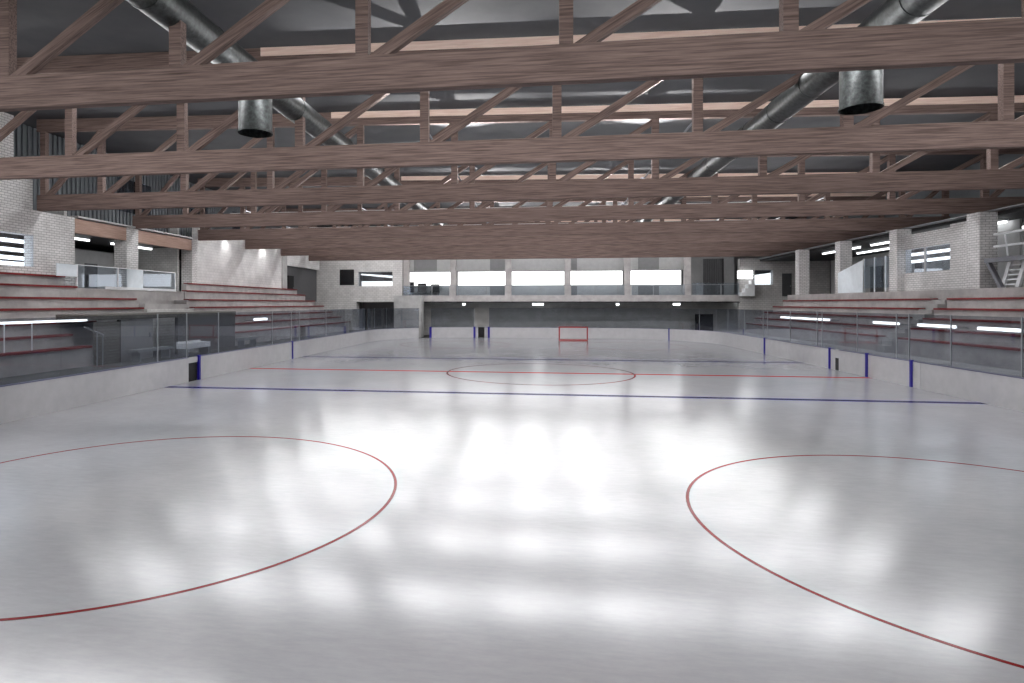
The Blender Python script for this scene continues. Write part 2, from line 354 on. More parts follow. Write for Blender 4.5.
# right side travels towards +y (outward is +x)
rp = lambda y0, y1: [(XR, y0), (XR, y1)]
b4 = boards(rp(-21.5, -3.62), 'white rink boards along the near right, ending at the gate with the blue post')
b5 = boards(rp(-3.60, .30), 'white rink board gate on the right between the first and second blue posts')
b6 = boards(rp(.42, 3.05), 'white rink board gate on the right between the second and third blue posts')
b7 = boards(rp(3.42, 13.2), 'white rink boards along the right between the third and fourth blue posts')
b8 = boards([(XR, 13.28)]+arc(6.5, 21.5, RAD, 0, 51, 24), 'white rink boards at the far right corner, beyond the last blue post')
b9 = boards(arc(6.5, 21.5, RAD, 51.6, 90, 18)+[(-4.95, YE)], 'white rink boards across the far end behind the red goal')
box(XR, XR+.13, 3.05, 3.42, .62, BZ).build('hatch_lintel', 'board', b6)
box(XR+.005, XR+.13, 3.05, 3.42, 0.0, .62).build('hatch_shade_plate', 'black', b6)  # flush black plate stands for the dark of the recess
b10 = boards([(-6.45, YE)]+arc(-6.5, 21.5, RAD, 90, 119, 10), 'white rink boards at the far left, between the grey wall block and the narrow gate')
b11 = boards([(-6.1, YE+.02), (-6.42, YE+.02)][::-1][::-1], 'narrow white board left of the dark far gate gap')
b12 = boards([(-5.08, YE+.02), (-5.46, YE+.02)], 'narrow white board right of the dark far gate gap')
jamb(XR-.01, -3.04, b5, math.pi/2, .13, .10); jamb(XR-.01, .36, b6, math.pi/2, .14, .10); jamb(XR-.01, 3.98, b7, math.pi/2, .13, .10); jamb(XR-.01, 13.24, b8, math.pi/2, .14, .10)
jamb(-6.45, YE-.03, b10, 0, .2); jamb(-5.02, YE-.03, b9, 0, .2)
a = math.radians(119.5); jamb(-6.5+RAD*math.cos(a), 21.5+RAD*math.sin(a)-.02, b10, 0, .22)
a = math.radians(51.3); jamb(6.5+RAD*math.cos(a), 21.5+RAD*math.sin(a), b8, 0, .13)
box(-6.1, -5.46, YE+.3, YE+.36, 0, 1.04).build('gap_shade_plate', 'black', b12)  # black plate stands for the dark beyond the gap

def split_line(x, ys): return [[(x, a), (x, b)] if x > 0 else [(x, b), (x, a)] for a, b in zip(ys[:-1], ys[1:])]
yl = [-21.5, -17.0, -12.5, -7.6, -5.6, -3.0, 2.8, 5.45, 6.7, 11.5, 16.5, 21.5]
shield(split_line(XL, yl), [(XL-.062, y) for y in yl[3:]], 'clear glass screen with thin metal posts on the left rink boards')
yr = [-21.5, -13.0, -8.63, -5.3, -2.74, -1.86, 1.36, 5.0, 5.6, 9.2, 12.9, 13.7, 17.5, 21.5]
shield(split_line(XR, yr), [(XR+.062, y) for y in yr[2:]], 'clear glass screen with thin metal posts on the right rink boards')
def arcpanes(cx, a0, a1, n):
    A = [a0+(a1-a0)*i/n for i in range(n+1)]
    return [arc(cx, 21.5, RAD, p, q, 4) for p, q in zip(A[:-1], A[1:])], [(cx+(RAD+.062)*math.cos(math.radians(q)), 21.5+(RAD+.062)*math.sin(math.radians(q))) for q in A]
p, q = arcpanes(-6.5, 128, 180, 4); shield([[v for v in r][::-1] for r in p], q[1:], 'curved glass screen on the boards at the far left corner')
p, q = arcpanes(6.5, 0, 90, 6); shield(p, q[1:3], 'curved glass screen on the boards at the far right corner')
xs = [6.5, 3.3, 0, -3.2, -5.0]
shield([[(a, YE), (b, YE)] for a, b in zip(xs[:-1], xs[1:])], [(xs[-1], YE+.062)], 'clear glass screen on the far boards behind the red goal')
p, q = arcpanes(-6.5, 90, 119, 2); shield(p, q[:1], 'clear glass screen on the far boards beside the grey wall block')
# ------------------------------------------------------------------ stands
LXs = [-22.12, -21.34, -20.54, -19.74, -18.94, -18.13, -17.3]
LZs = [4.70, 4.20, 3.66, 3.20, 2.66, 2.20, 1.75]
RXs = [19.58, 19.0, 18.4, 17.8, 17.2]
RZs = [3.65, 3.17, 2.70, 2.22, 1.75]
ROW = ['top', 'second', 'third', 'fourth', 'fifth', 'sixth', 'lowest']
def stand(lab, xs, zs, spans, zbase, side, bench_lab, group, backx):
    """spans[i] = (y0, y1) of each row, top row first; side -1 left, +1 right"""
    t = empty('grandstand', (xs[-1], (spans[-1][0]+spans[-1][1])/2, zbase), lab, 'stands')
    n = len(xs)
    for i in range(n):
        xb = backx if i == 0 else xs[i-1]
        y0, y1 = spans[i]
        zb = zs[i+1]-.1 if i < n-1 else zbase
        MB().box(xs[i]+side*.06, xb+(side*.06 if i else 0), y0, y1, zbase, zs[i]-.07).build('tier', 'concrete', t)
    for i in range(n):
        y0, y1 = spans[i]
        m = MB(); m.box(xs[i]-side*.02, xs[i]+side*.32, y0+.1, y1-.1, zs[i]-.055, zs[i])
        m.box(xs[i]-side*.02, xs[i]+side*.01, y0+.1, y1-.1, zs[i]-.085, zs[i]-.055)
        o = empty('bench', (xs[i]+side*.2, (y0+y1)/2, zs[i]-.07), bench_lab % ROW[i if n == 7 or i < n-1 else 6], 'bench', group)
        m.build('seat_plank', 'bench', o)
        m = MB(); k = max(2, int((y1-y0)/2.5))
        for j in range(k+1):
            y = y0+.3+(y1-y0-.6)*j/k
            m.box(xs[i]+side*.08, xs[i]+side*.3, y-.04, y+.04, zs[i]-.066, zs[i]-.055)
        m.build('support', 'steel', o)
    return t
stand('stepped concrete stand on the near left below the brick wall with the strip window', LXs, LZs,
      [(-25, -4.05), (-25, -4.22), (-25, -1.15), (-25, -1.7), (-25, -6.0), (-25, -8.3), (-25, -8.3)], -.06, -1,
      'long red bench plank on the %s row of the near left stand', 'red benches of the near left stand', -22.48)
stand('stepped concrete stand on the far left in front of the white block wall', LXs, LZs,
      [(5.8, 23.4), (4.4, 23.4), (3.3, 23.7), (2.6, 23.9), (2.6, 24), (2.6, 24.1), (2.6, 24.2)], -.06, -1,
      'long red bench plank on the %s row of the far left stand', 'red benches of the far left stand', -22.48)
stand('stepped concrete stand on the near right beside the two big brick piers', RXs, RZs,
      [(-25, 2.5), (-25, 2.5), (-25, 2.3), (-25, 2.2), (-25, 2.2)], -.06, 1,
      'long red bench plank on the %s row of the near right stand', 'red benches of the near right stand', 19.97)
stand('stepped concrete stand on the far right reaching the far brick block', RXs, RZs,
      [(3.5, 22.6), (3.5, 23.1), (3.5, 23.5), (3.6, 23.8), (3.6, 24)], -.06, 1,
      'long red bench plank on the %s row of the far right stand', 'red benches of the far right stand', 19.97)
# stair flight between the right stands
def stair(lab, xs, zs, y0, y1, side):
    m = MB(); n = len(xs)
    pts = []
    for i in range(n):
        xb = xs[i-1] if i else 19.96
        zl = zs[i+1] if i < n-1 else .96
        mid = (zs[i]+zl)/2-.05; m.box(xs[i]-side*.0, xb, y0, y1, .96, zs[i]-.09)
        m.box(xs[i]-side*.32, xs[i], y0, y1, .96, mid)
    o = m.build('stair_flight', 'concrete_grey'); tag(o, lab, 'stairs')
stair('narrow concrete steps between the two right stands', RXs, RZs, 2.56, 3.44, 1)
# landing with glass guard on the left
struct(box(-28, -21.6, -4.0, 5.7, 3.5, 3.72), 'floor_landing', 'concrete_grey', 'raised landing between the two left stands', 'floor')
o = box(-21.6, -21.45, -4.15, 4.35, 2.9, 4.12).build('landing_parapet', 'concrete'); tag(o, 'low concrete parapet under the glass guard of the left landing', 'parapet')
t = empty('glass_guard', (-21.52, 0, 4.12), 'glass guard rail with pale top edge on the left landing', 'guard rail')
for a, b in ((-4.15, -1.4), (-1.35, .55), (.6, 3.55)):
    box(-21.53, -21.51, a, b, 4.12, 5.2).build('glass_pane', 'guard', t)
for y in (-4.15, -1.37, .57, 3.55): box(-21.56, -21.48, y-.03, y+.03, 4.12, 5.22).build('post', 'white', t)
box(-21.55, -21.49, -4.15, 3.55, 5.2, 5.235).build('top_rail', 'white', t)
tag(box(-21.50, -21.46, -5.39, -4.2, 4.64, 5.2).build('milky_panel_or_reflection', 'frost'), 'small painted glass reflection at the left end of the landing guard', 'panel')  # pale sheet stands for a bright reflection on the glass
tag(box(-21.475, -21.44, -.75, .52, 4.125, 5.2).build('milky_panel_or_reflection', 'frost'), 'milky white panel in the middle of the landing guard, before the pier', 'panel')
tag(box(-21.438, -21.40, -2.4, 3.5, 4.1, 4.24).build('sill_board', 'white'), 'white ledge along the foot of the landing guard', 'ledge')
tag(box(-20.6, -20.25, -1.0, 2.9, 3.0, 3.36).build('step_block', 'concrete'), 'plain concrete ledge below the left landing', 'ledge')
# front of the passage below the left landing
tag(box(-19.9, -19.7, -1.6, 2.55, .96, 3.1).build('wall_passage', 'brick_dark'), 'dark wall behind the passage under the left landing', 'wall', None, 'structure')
tag(box(-17.35, -17.2, -8.25, -6.95, .96, 2.65).build('wall_passage', 'concrete_dark'), 'brick wall end at the passage beside the near left stand', 'wall', None, 'structure')
t = empty('metal_door', (-17.25, -5.8, .96), 'grey double door leaf beside the dark passage on the left', 'door')
lf = box(-17.3, -17.22, -6.92, -4.75, .96, 2.72).build('door_leaf', 'panel_dark', t); box(-17.33, -17.2, -6.95, -6.88, .96, 2.8).build('door_frame', 'black', t)
box(-17.22, -17.17, -5.0, -4.92, 1.9, 2.1).build('handle', 'steel', lf)
struct(box(-19.0, -17.15, -8.25, 2.6, 2.72, 2.95), 'wall_passage_lintel', 'concrete_dark', 'concrete lintel over the passage on the left', 'wall')
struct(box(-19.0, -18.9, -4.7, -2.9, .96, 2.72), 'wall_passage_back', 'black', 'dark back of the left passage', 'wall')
struct(box(-17.35, -17.2, -2.9, 2.6, .96, 2.72), 'wall_passage_front', 'door', 'dark grey wall between passage and far left stand', 'wall')
t = empty('handrail', (-17.0, -8.3, .96), 'white handrail with close bars at the end of the near left stand', 'handrail')
m = MB(); m.tube((-16.95, -9.2, 2.5), (-16.95, -8.2, 2.15), .03); m.build('top_rail', 'alu', t)
for y, z in ((-8.55, 2.24), (-8.25, 2.16)): MB().tube((-16.95, y, .96), (-16.95, y, z), .025).build('post', 'alu', t)
t = empty('tube_lamp', (-17.5, -16, 1.75), 'long white rail on thin posts along the near left stand, glow added', 'tube lamp')  # rail given a glow for its bright reflection; also lights the stand
box(-17.47, -17.42, -24, -8.5, 2.715, 2.765).build('tube', 'tube', t); box(-17.52, -17.47, -24.1, -8.4, 2.69, 2.785).build('housing', 'white', t)  # the rail with its added glow, built from tube lamp parts
for y in (-20.5, -16.5, -12.1, -11.0): MB().tube((-17.49, y, 1.75), (-17.49, y, 2.69), .02).build('post', 'white', t)
# white players' seat and small things on the left
t = empty('players_bench', (-16.2, -3.2, .96), 'white box bench on the walkway by the open gate on the left', 'bench')
box(-16.5, -15.9, -4.1, -2.25, 1.3, 1.55).build('seat', 'white', t); box(-16.5, -16.42, -4.1, -2.25, 1.55, 1.62).build('backrest', 'white', t)
for y in (-4.05, -2.35): box(-16.45, -15.95, y, y+.06, .96, 1.3).build('leg', 'alu', t)
t = empty('players_bench', (-16.6, -5.3, .96), 'pale long seat on the walkway in front of the dark passage', 'bench')
box(-16.9, -16.4, -6.9, -4.4, 1.35, 1.46).build('seat', 'alu', t)
for y in (-6.7, -4.7): box(-16.85, -16.45, y, y+.06, .96, 1.35).build('leg', 'alu', t)
t = empty('players_bench', (-16.2, 2.2, .96), 'low grey seat on the left walkway before the second blue post', 'bench')
box(-16.45, -16.0, 1.3, 3.0, 1.36, 1.5).build('seat', 'alu', t)
for y in (1.4, 2.8): box(-16.4, -16.05, y, y+.06, .96, 1.36).build('leg', 'steel', t)
# tube lamps under the right stand rows
for i, (a, b, lab) in enumerate(((-5.55, -3.39, 'on the near right stand, rightmost of the row'), (-2.04, .46, 'second from the right in the row on the right stand'), (2.0, 4.2, 'beside the aisle of the right stand'),
                               (9.1, 14.0, 'longest of the row on the far right stand'), (14.33, 16.42, 'farthest of the row on the right stand'))):
    t = empty('tube_lamp', (17.3, (a+b)/2, 2.3), 'white tube lamp '+lab, 'tube lamp', 'white tube lamps along the right stand')
    box(17.17, 17.24, a, b, 2.36, 2.46).build('tube', 'tube', t)
    box(17.24, 17.27, a-.05, b+.05, 2.34, 2.48).build('housing', 'white', t)
    for y in (a+.3, b-.3): box(17.25, 17.9, y-.02, y+.02, 2.34, 2.37).build('bracket', 'steel', t)
t = empty('tube_lamp', (-17.25, 5.6, 2.4), 'short white tube lamp behind the second blue post on the left', 'tube lamp')
box(-17.2, -17.1, 4.9, 6.5, 2.36, 2.48).build('tube', 'tube', t); box(-17.24, -17.2, 4.85, 6.55, 2.34, 2.5).build('housing', 'white', t)
for y in (5.1, 6.3): box(-17.9, -17.2, y-.02, y+.02, 2.34, 2.37).build('bracket', 'steel', t)

# ------------------------------------------------------------------ left wall side
def pier(name, mat, x0, x1, y0, y1, z0, z1, lab): tag(box(x0, x1, y0, y1, z0, z1).build(name, mat), lab, 'pier')
m = MB()
Y0w, Y1w, XW = -26, -3.1, -22.5
m.box(XW-.5, XW, Y0w, -14, -.06, ZB-.005); m.box(XW-.5, XW, -14, -5.5, -.06, 5.03); m.box(XW-.5, XW, -14, -5.5, 6.45, ZB-.005); m.box(XW-.5, XW, -5.5, Y1w, -.06, ZB-.005)
m.box(XW-.55, XW-.25, Y0w, -6.3, ZB, 11.6); m.box(XW-.55, XW-.25, -6.3, -5.3, ZB, 9.0)
struct(m, 'wall_left', 'brick', 'pale brick wall on the left with a long strip window', 'wall')
w = box(XW-.07, XW-.05, -14, -5.5, 5.03, 6.45).build('window_1', 'win'); tag(w, 'strip window in the left brick wall with bright tubes behind', 'window', None, 'structure')
for y in (-11.2, -8.4): box(XW-.1, XW-.03, y-.03, y+.03, 5.03, 6.45).build('window_frame', 'panel', w)
for i, (z, lab) in enumerate(((6.12, 'topmost'), (5.72, 'second from the top'), (5.36, 'third from the top'), (5.1, 'lowest'))):
    t = empty('tube_lamp', (XW-1.2, -9.5, z), 'white tube lamp seen in the left strip window, %s of four' % lab, 'tube lamp', 'tube lamps behind the left strip window')
    box(XW-.75, XW-.6, -14.5, -5.3, z, z+.14).build('tube', 'tube', t); box(XW-.8, XW-.75, -14.6, -5.2, z-.02, z+.16).build('housing', 'white', t)
    for y in (-13.6, -6.2): box(XW-1.88, XW-.8, y-.03, y+.03, z+.03, z+.09).build('bracket', 'steel', t)
struct(box(XW-2.1, XW-1.9, -16, -3.4, 4.6, ZB), 'wall_room_left', 'panel_dark', 'inner wall behind the left strip window', 'wall')
PL = 'square pale brick pier on the left '
pier('brick_pier', 'brick', XW-.75, XW, .65, 1.62, 3.722, ZB-.005, PL+'behind the glass guard of the landing')
pier('brick_pier', 'brick', XW-.75, XW, 6.95, 7.59, -.06, ZB-.005, PL+'at the near end of the white block wall')
struct(box(XW-.4, XW-.06, 7.6, 20.89, -.06, 8.5), 'wall_left_white', 'white_wall', 'white block wall on the far left above the stand', 'wall')
pier('brick_pier', 'concrete_grey', XW-.5, XW+.02, 20.9, 21.9, -.06, 8.6, 'grey pier on the far left between white wall and dark doorway')
# timber edge beams
for a, b, lab in ((-3.1, .65, 'timber edge beam from the brick wall to the first free pier on the left'), (1.62, 6.95, 'timber edge beam between the two free piers on the left')):
    o = box(XW-.3, XW-.02, a, b, 6.86, ZB-.05).build('edge_beam', 'wood_edge_lit'); tag(o, lab, 'beam', 'timber edge beams on the left piers')
    o['kind'] = 'thing'
tag(box(XW-.32, XW+.1, -3.0, 6.9, ZB+.01, ZB+.1).build('gutter_board', 'panel'), 'pale board along the top of the left edge beams', 'board')
# recess behind the landing and the doorway
struct(box(-27.2, -27, -4, 6.5, 3.7, 6.6), 'wall_landing_back', 'panel', 'grey wall at the back of the left landing', 'wall')
struct(box(-27.2, -22.9, -3.3, -3.12, 3.7, 8.3), 'wall_landing_side', 'brick_mid', 'side wall of the left landing', 'wall')
struct(box(-27.2, -23.3, 6.6, 6.8, 3.7, 8.3), 'wall_landing_far', 'brick_dark', 'dark side wall at the far end of the landing', 'wall')
for y0, lab in ((-1.9, 'dark grey door at the back of the left landing beside the first free pier'), (3.0, 'dark grey door at the back of the left landing beyond the first free pier')):
    t = empty('back_door', (-26.98, y0, 3.72), lab, 'door', 'doors at the back of the left landing')
    lf = box(-26.99, -26.93, y0, y0+1.0, 3.72, 5.8).build('leaf', 'door', t); box(-26.93, -26.88, y0+.85, y0+.92, 4.7, 4.8).build('handle', 'alu', lf)
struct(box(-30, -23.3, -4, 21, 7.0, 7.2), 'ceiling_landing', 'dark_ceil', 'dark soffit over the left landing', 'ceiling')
struct(box(-23.3, -23.2, 21.9, 31, 3.6, 6.9), 'wall_left_dark', 'door', 'dark opening at the far left beyond the white wall', 'wall')
struct(box(-23.3, -22.9, 21.9, 31, 6.9, 8.6), 'wall_left_lintel', 'white_wall', 'white lintel over the dark opening at the far left', 'wall')
t = empty('dark_door', (-23.15, 24, 4.0), 'black door in the dark opening at the far left', 'door')
lf = box(-23.19, -23.12, 23.6, 24.9, 3.9, 6.0).build('leaf', 'black', t); box(-23.12, -23.08, 24.7, 24.8, 4.8, 4.95).build('handle', 'steel', lf)
for y0, y1, lab in ((-2.6, .4, 'before the first free pier'), (2.2, 5.8, 'beyond the first free pier')):  # tubes added to brighten the back of the landing
    t = empty('tube_lamp', (-24.6, (y0+y1)/2, 6.9), 'added white fill tube over the left landing '+lab, 'tube lamp', 'added fill tubes over the left landing')
    box(-24.66, -24.54, y0, y1, 6.82, 6.91).build('tube', 'tube', t); box(-24.7, -24.5, y0-.05, y1+.05, 6.91, 6.995).build('housing', 'white', t)  # parts of the added fill tubes
# clerestory cladding upper left
m = MB()
for i in range(124):
    y = -6.2+.30*i
    m.box(-23.9, -23.82, y, y+.17, ZB+.1, 11.75); m.box(-23.94, -23.9, y-.01, y+.31, ZB+.1, 11.75)
struct(m, 'wall_left_upper', 'clad', 'dark ribbed cladding high on the left above the edge beams', 'wall')
for i, (y0, y1) in enumerate(((1.6, 4.6), (8, 11), (14.6, 17.6))):
    w = box(-23.8, -23.76, y0, y1, 8.7, 10.6).build('window_%d' % (i+2), 'win'); tag(w, 'dark clerestory window high on the left, %s from the brick wall' % ('first', 'second', 'third')[i], 'window', None, 'structure')
    box(-23.81, -23.74, (y0+y1)/2-.03, (y0+y1)/2+.03, 8.7, 10.6).build('window_frame', 'black', w)
struct(box(-30, -29.8, YB, 44, 0, 11.9), 'wall_left_outer', 'panel_dark', 'outer wall on the left', 'wall')
# wall washer over the white wall
for y, lab in ((11.3, 'near half'), (17.2, 'far half')):
    t = empty('wall_lamp', (XW+.5, y, 8.3), 'small round lamp above the %s of the white block wall' % lab, 'lamp', 'lamps above the white wall')
    MB().tube((XW+.5, y, 8.32), (XW+.5, y, 8.55), .12, 14).build('shade', 'white', t); box(XW-.1, XW+.5, y-.02, y+.02, 8.5, 8.55).build('arm', 'steel', t)
    ld = bpy.data.lights.new('washer', 'SPOT'); ld.energy = 90; ld.spot_size = math.radians(110); ld.spot_blend = .8; ld.shadow_soft_size = .08
    lo = bpy.data.objects.new('washer', ld); COL.objects.link(lo); lo.parent = t; lo.location = (0, 0, 0); lo.rotation_euler = (0, math.radians(14), 0)

# ------------------------------------------------------------------ right wall side
XQ = 20.4
PR = 'square pale brick pier on the right, '
PRY = [(.85, 1.7), (7.35, 8.1), (13.9, 14.6), (20.4, 21.1)]
for (a, b), s in zip(PRY, ('largest in view, beside the white stairs', 'second from the camera, left of the window', 'third from the camera, beyond the white glass box', 'farthest, before the end block')):
    pier('brick_pier', 'brick', 20.0, 20.75, a, b, 4.085, ZB-.005, PR+s)
m = MB()
XI = 20.35
m.box(XI, XI+.3, 1.705, 3.44, 4.08, 7.35); m.box(XI, XI+.3, 3.44, 7.345, 4.08, 5.08); m.box(XI, XI+.3, 3.44, 7.345, 6.4, 7.2)
struct(m, 'wall_right', 'brick', 'pale brick wall on the right between two piers with a window', 'wall')
w = box(XI+.1, XI+.12, 3.44, 7.35, 5.08, 6.4).build('window_5', 'win'); tag(w, 'wide two-pane window in the right brick wall', 'window', None, 'structure')
box(XI+.06, XI+.16, 5.55, 5.63, 5.08, 6.4).build('window_frame', 'panel', w)
for z, lab in ((6.1, 'upper'), (5.7, 'lower')):
    t = empty('tube_lamp', (21.6, 5.4, z), 'white tube lamp seen through the right brick wall window, %s of two' % lab, 'tube lamp', 'tube lamps behind the right window')
    box(XI+.6, XI+.7, 3.2, 8.6, z, z+.13).build('tube', 'tube', t); box(XI+.7, XI+.75, 3.1, 8.7, z-.02, z+.15).build('housing', 'white', t)
    for y in (3.9, 8.2): box(XI+.75, XI+1.88, y-.03, y+.03, z+.03, z+.09).build('bracket', 'steel', t)
struct(box(XI+1.9, XI+2.0, 1.7, 9.0, 4.1, 7.35), 'wall_room_right', 'panel', 'inner wall behind the right window', 'wall')
tag(box(19.98, 27, -25, 22.6, -.06, 4.08).build('floor_gallery', 'concrete'), 'concrete gallery deck behind the right stands', 'floor', None, 'structure')
# white glass box between piers
t = empty('glass_guard', (20.5, 12, 4.1), 'tall pale glass screen with vertical bars between two right piers', 'glass screen')
for k in range(3):
    a = 8.3+1.2*k; box(20.5, 20.53, a, a+1.17, 4.35, 6.2).build('glass_pane', 'guard', t); box(20.48, 20.55, a+1.165, a+1.205, 4.08, 6.25).build('post', 'white', t)
tag(MB().hexa([(19.982, 10.96, 4.085), (19.982, 14.16, 4.085), (19.996, 14.16, 4.085), (19.996, 10.96, 4.085)], [(19.982, 10.96, 6.11), (19.982, 14.16, 5.46), (19.996, 14.16, 5.46), (19.996, 10.96, 6.11)]).build('stair_balustrade', 'frost'),
    'white sloping balustrade panel in front of the third right pier', 'balustrade')
struct(box(27, 27.2, -25, 31, 4.0, 7.6), 'wall_right_back', 'panel', 'pale back wall of the right gallery', 'wall')
for k, (y0, c, lab) in enumerate(((16.2, 'door', 'dark doorway between the third and fourth right piers'), (22.2, 'door', 'dark doorway beyond the farthest right pier'))):
    t = empty('back_door', (26.9, y0, 4.08), lab, 'door', 'doors at the back of the right gallery')
    lf = box(26.9, 26.98, y0, y0+1.8, 4.08, 6.4).build('leaf', c, t); box(26.86, 26.9, y0+.1, y0+.2, 5.1, 5.2).build('handle', 'alu', lf)
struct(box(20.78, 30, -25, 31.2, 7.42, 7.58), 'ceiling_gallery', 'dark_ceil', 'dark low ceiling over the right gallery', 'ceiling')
tag(box(20.42, 20.78, -25, 31, 7.605, 7.66).build('fascia_strip', 'alu'), 'thin pale metal edge along the low ceiling on the right', 'trim', None, 'structure')
for x, lab in ((22.0, 'nearer the ice'), (24.5, 'nearer the back wall')):
    for y0, y1, l2 in ((-10, -1, 'right of the largest brick pier'), (2.2, 8.4, 'behind the brick wall window'), (9, 14, 'over the white glass box'), (15.5, 21, 'between the last two piers')):
        t = empty('tube_lamp', (x, (y0+y1)/2, 7.2), 'ceiling tube on the right gallery %s, %s' % (l2, lab.replace('nearer the', 'row near')), 'tube lamp', 'ceiling tubes of the right gallery')
        box(x-.06, x+.06, y0, y1, 7.24, 7.33).build('tube', 'tube', t); box(x-.1, x+.1, y0-.05, y1+.05, 7.33, 7.415).build('housing', 'white', t)
struct(box(23.2, 23.3, YB, 31, 7.6, 11.2), 'wall_right_upper', 'clad', 'dark cladding high on the right above the low ceiling', 'wall')
struct(box(29.8, 30, YB, 44, 0, 11.6), 'wall_right_outer', 'panel_dark', 'outer wall on the right', 'wall')
# steel platform, stairs
t = empty('steel_platform', (20.1, -1.5, 4.08), 'grey steel bracket platform right of the largest brick pier', 'platform')
box(19.95, 20.2, -7, .5, 5.22, 5.42).build('edge_beam', 'steel', t); box(20.2, 22.5, -7, .5, 5.34, 5.42).build('deck', 'steel', t)
MB().hexa([(19.98, -.5, 4.08), (20.14, -.5, 4.08), (20.14, -.32, 4.08), (19.98, -.32, 4.08)], [(19.98, .28, 5.22), (20.14, .28, 5.22), (20.14, .46, 5.22), (19.98, .46, 5.22)]).build('brace', 'steel', t)
t = empty('white_railing', (20.4, -2, 5.42), 'white railing on the grey steel platform at the right edge', 'railing')
for z in (5.95, 6.5): MB().tube((20.35, -7, z), (20.35, .45, z), .055).build('rail', 'white', t)
for y in (-.35, -1.9, -3.5): MB().tube((20.35, y, 5.425), (20.35, y+.18, 6.5), .035).build('post', 'white', t)
t = empty('white_stairs', (20.6, -1.2, 4.08), 'white open-tread steps below the steel platform at the right edge', 'stairs')
for y in (.1, -.75): MB().hexa([(20.4, y-.1, 4.085), (20.5, y-.1, 4.085), (20.5, y+.1, 4.085), (20.4, y+.1, 4.085)], [(20.4, y-.55, 5.215), (20.5, y-.55, 5.215), (20.5, y-.35, 5.215), (20.4, y-.35, 5.215)]).build('stringer', 'white', t)
for k in range(5): box(20.42, 20.49, -.72-.09*k, .0-.09*k, 4.2+.21*k, 4.26+.21*k).build('tread', 'white', t)
struct(box(24.0, 24.2, -9, .8, 4.08, 7.4), 'wall_right_side', 'door', 'grey wall behind the white steps', 'wall')

# ------------------------------------------------------------------ far end
YF = 31.2
m = MB(); m.box(-23.7, -18.95, YF, YF+1, 0, 8.7); m.box(-18.95, -14.1, YF, YF+1, 3.55, 5.2); m.box(-18.95, -14.1, YF, YF+1, 6.7, 8.7)
m2 = MB()
struct(m, 'wall_far_left', 'brick_mid', 'grey brick block at the far left with two windows', 'wall')
m = MB(); m.box(-18.95, -18.75, YF, YF+.6, 5.2, 6.7); m.box(-15.1, -14.1, YF, YF+.6, 5.2, 6.7); struct(m, 'wall_far_left', 'brick_mid', 'brick beside the window of the far left block', 'wall')
w = box(-18.75, -15.1, YF+.12, YF+.15, 5.2, 6.7).build('window_6', 'win'); tag(w, 'wide window of the far left brick block with bright room behind', 'window', None, 'structure')
box(-18.75, -15.1, YF+1.2, YF+1.25, 5.2, 5.75).build('lit_panel', 'lit', w)
MB().hexa([(-18.75, YF+1.1, 6.42), (-15.1, YF+1.1, 6.05), (-15.1, YF+1.16, 6.05), (-18.75, YF+1.16, 6.42)], [(-18.75, YF+1.1, 6.55), (-15.1, YF+1.1, 6.3), (-15.1, YF+1.16, 6.3), (-18.75, YF+1.16, 6.55)]).build('lit_panel', 'lit', w)
w = box(-20.75, -19.2, YF-.03, YF-.005, 5.3, 6.95).build('window_7', 'tv'); tag(w, 'small dark window of the far left brick block', 'window', None, 'structure')
box(-20.8, -19.15, YF-.05, YF-.03, 5.25, 5.31).build('window_sill', 'panel', w)
struct(box(-19, -14.1, YF+2.4, YF+2.5, 0, 8.7), 'wall_far_inner', 'door', 'dark inner wall behind the far left block', 'wall')
tag(box(-14.55, -11.75, 29.55, 30.9, 0, 4.2).build('wall_block', 'concrete_grey'), 'grey wall block closing the far left corner of the ice', 'wall', None, 'structure')
struct(box(-14.6, 19.0, YF, YF+.5, 3.55, 4.22), 'wall_far_slab', 'concrete', 'concrete balcony slab across the far end', 'wall')
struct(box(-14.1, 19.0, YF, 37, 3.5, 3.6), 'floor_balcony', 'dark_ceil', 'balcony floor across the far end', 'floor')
struct(box(-19, 24, 34.3, 34.5, 0, 3.5), 'wall_far_lower', 'brick_dark', 'dark tiled wall under the far balcony', 'wall')
CX = [-14.35, -8.85, -3.19, 2.76, 8.58, 14.3]
for i, x in enumerate(CX):
    xc_ = x+(.58 if i == 0 else 0)
    tag(box(xc_-.3, xc_+.3, YF+.5, YF+1.0, 4.22, 8.8).build('balcony_column', 'concrete'), 'pale concrete column on the far balcony, %s from the left' % ('first', 'second', 'third', 'fourth', 'fifth', 'sixth')[i], 'column', 'columns of the far balcony').__setitem__('kind', 'thing')
YR = 33.2
for i in range(5):
    x0, x1 = CX[i]+.3, CX[i+1]-.3
    w = box(x0, x1, YR+.05, YR+.1, 5.28, 6.72).build('window_%d' % (8+i), 'lit'); tag(w, 'long bright window strip on the far balcony, %s of five from the left' % ('first', 'second', 'third', 'fourth', 'fifth')[i], 'window', None, 'structure')
    box(x0, x1, YR-.02, YR+.05, 6.72, 6.80).build('window_frame', 'panel_dark', w)
m = MB(); m.box(-14.1, 14.7, YR, YR+.3, 6.8, 9.2); m.box(-14.1, 14.7, YR, YR+.3, 3.6, 5.28)
struct(m, 'wall_far', 'panel', 'pale panelled wall of the far balcony', 'wall')
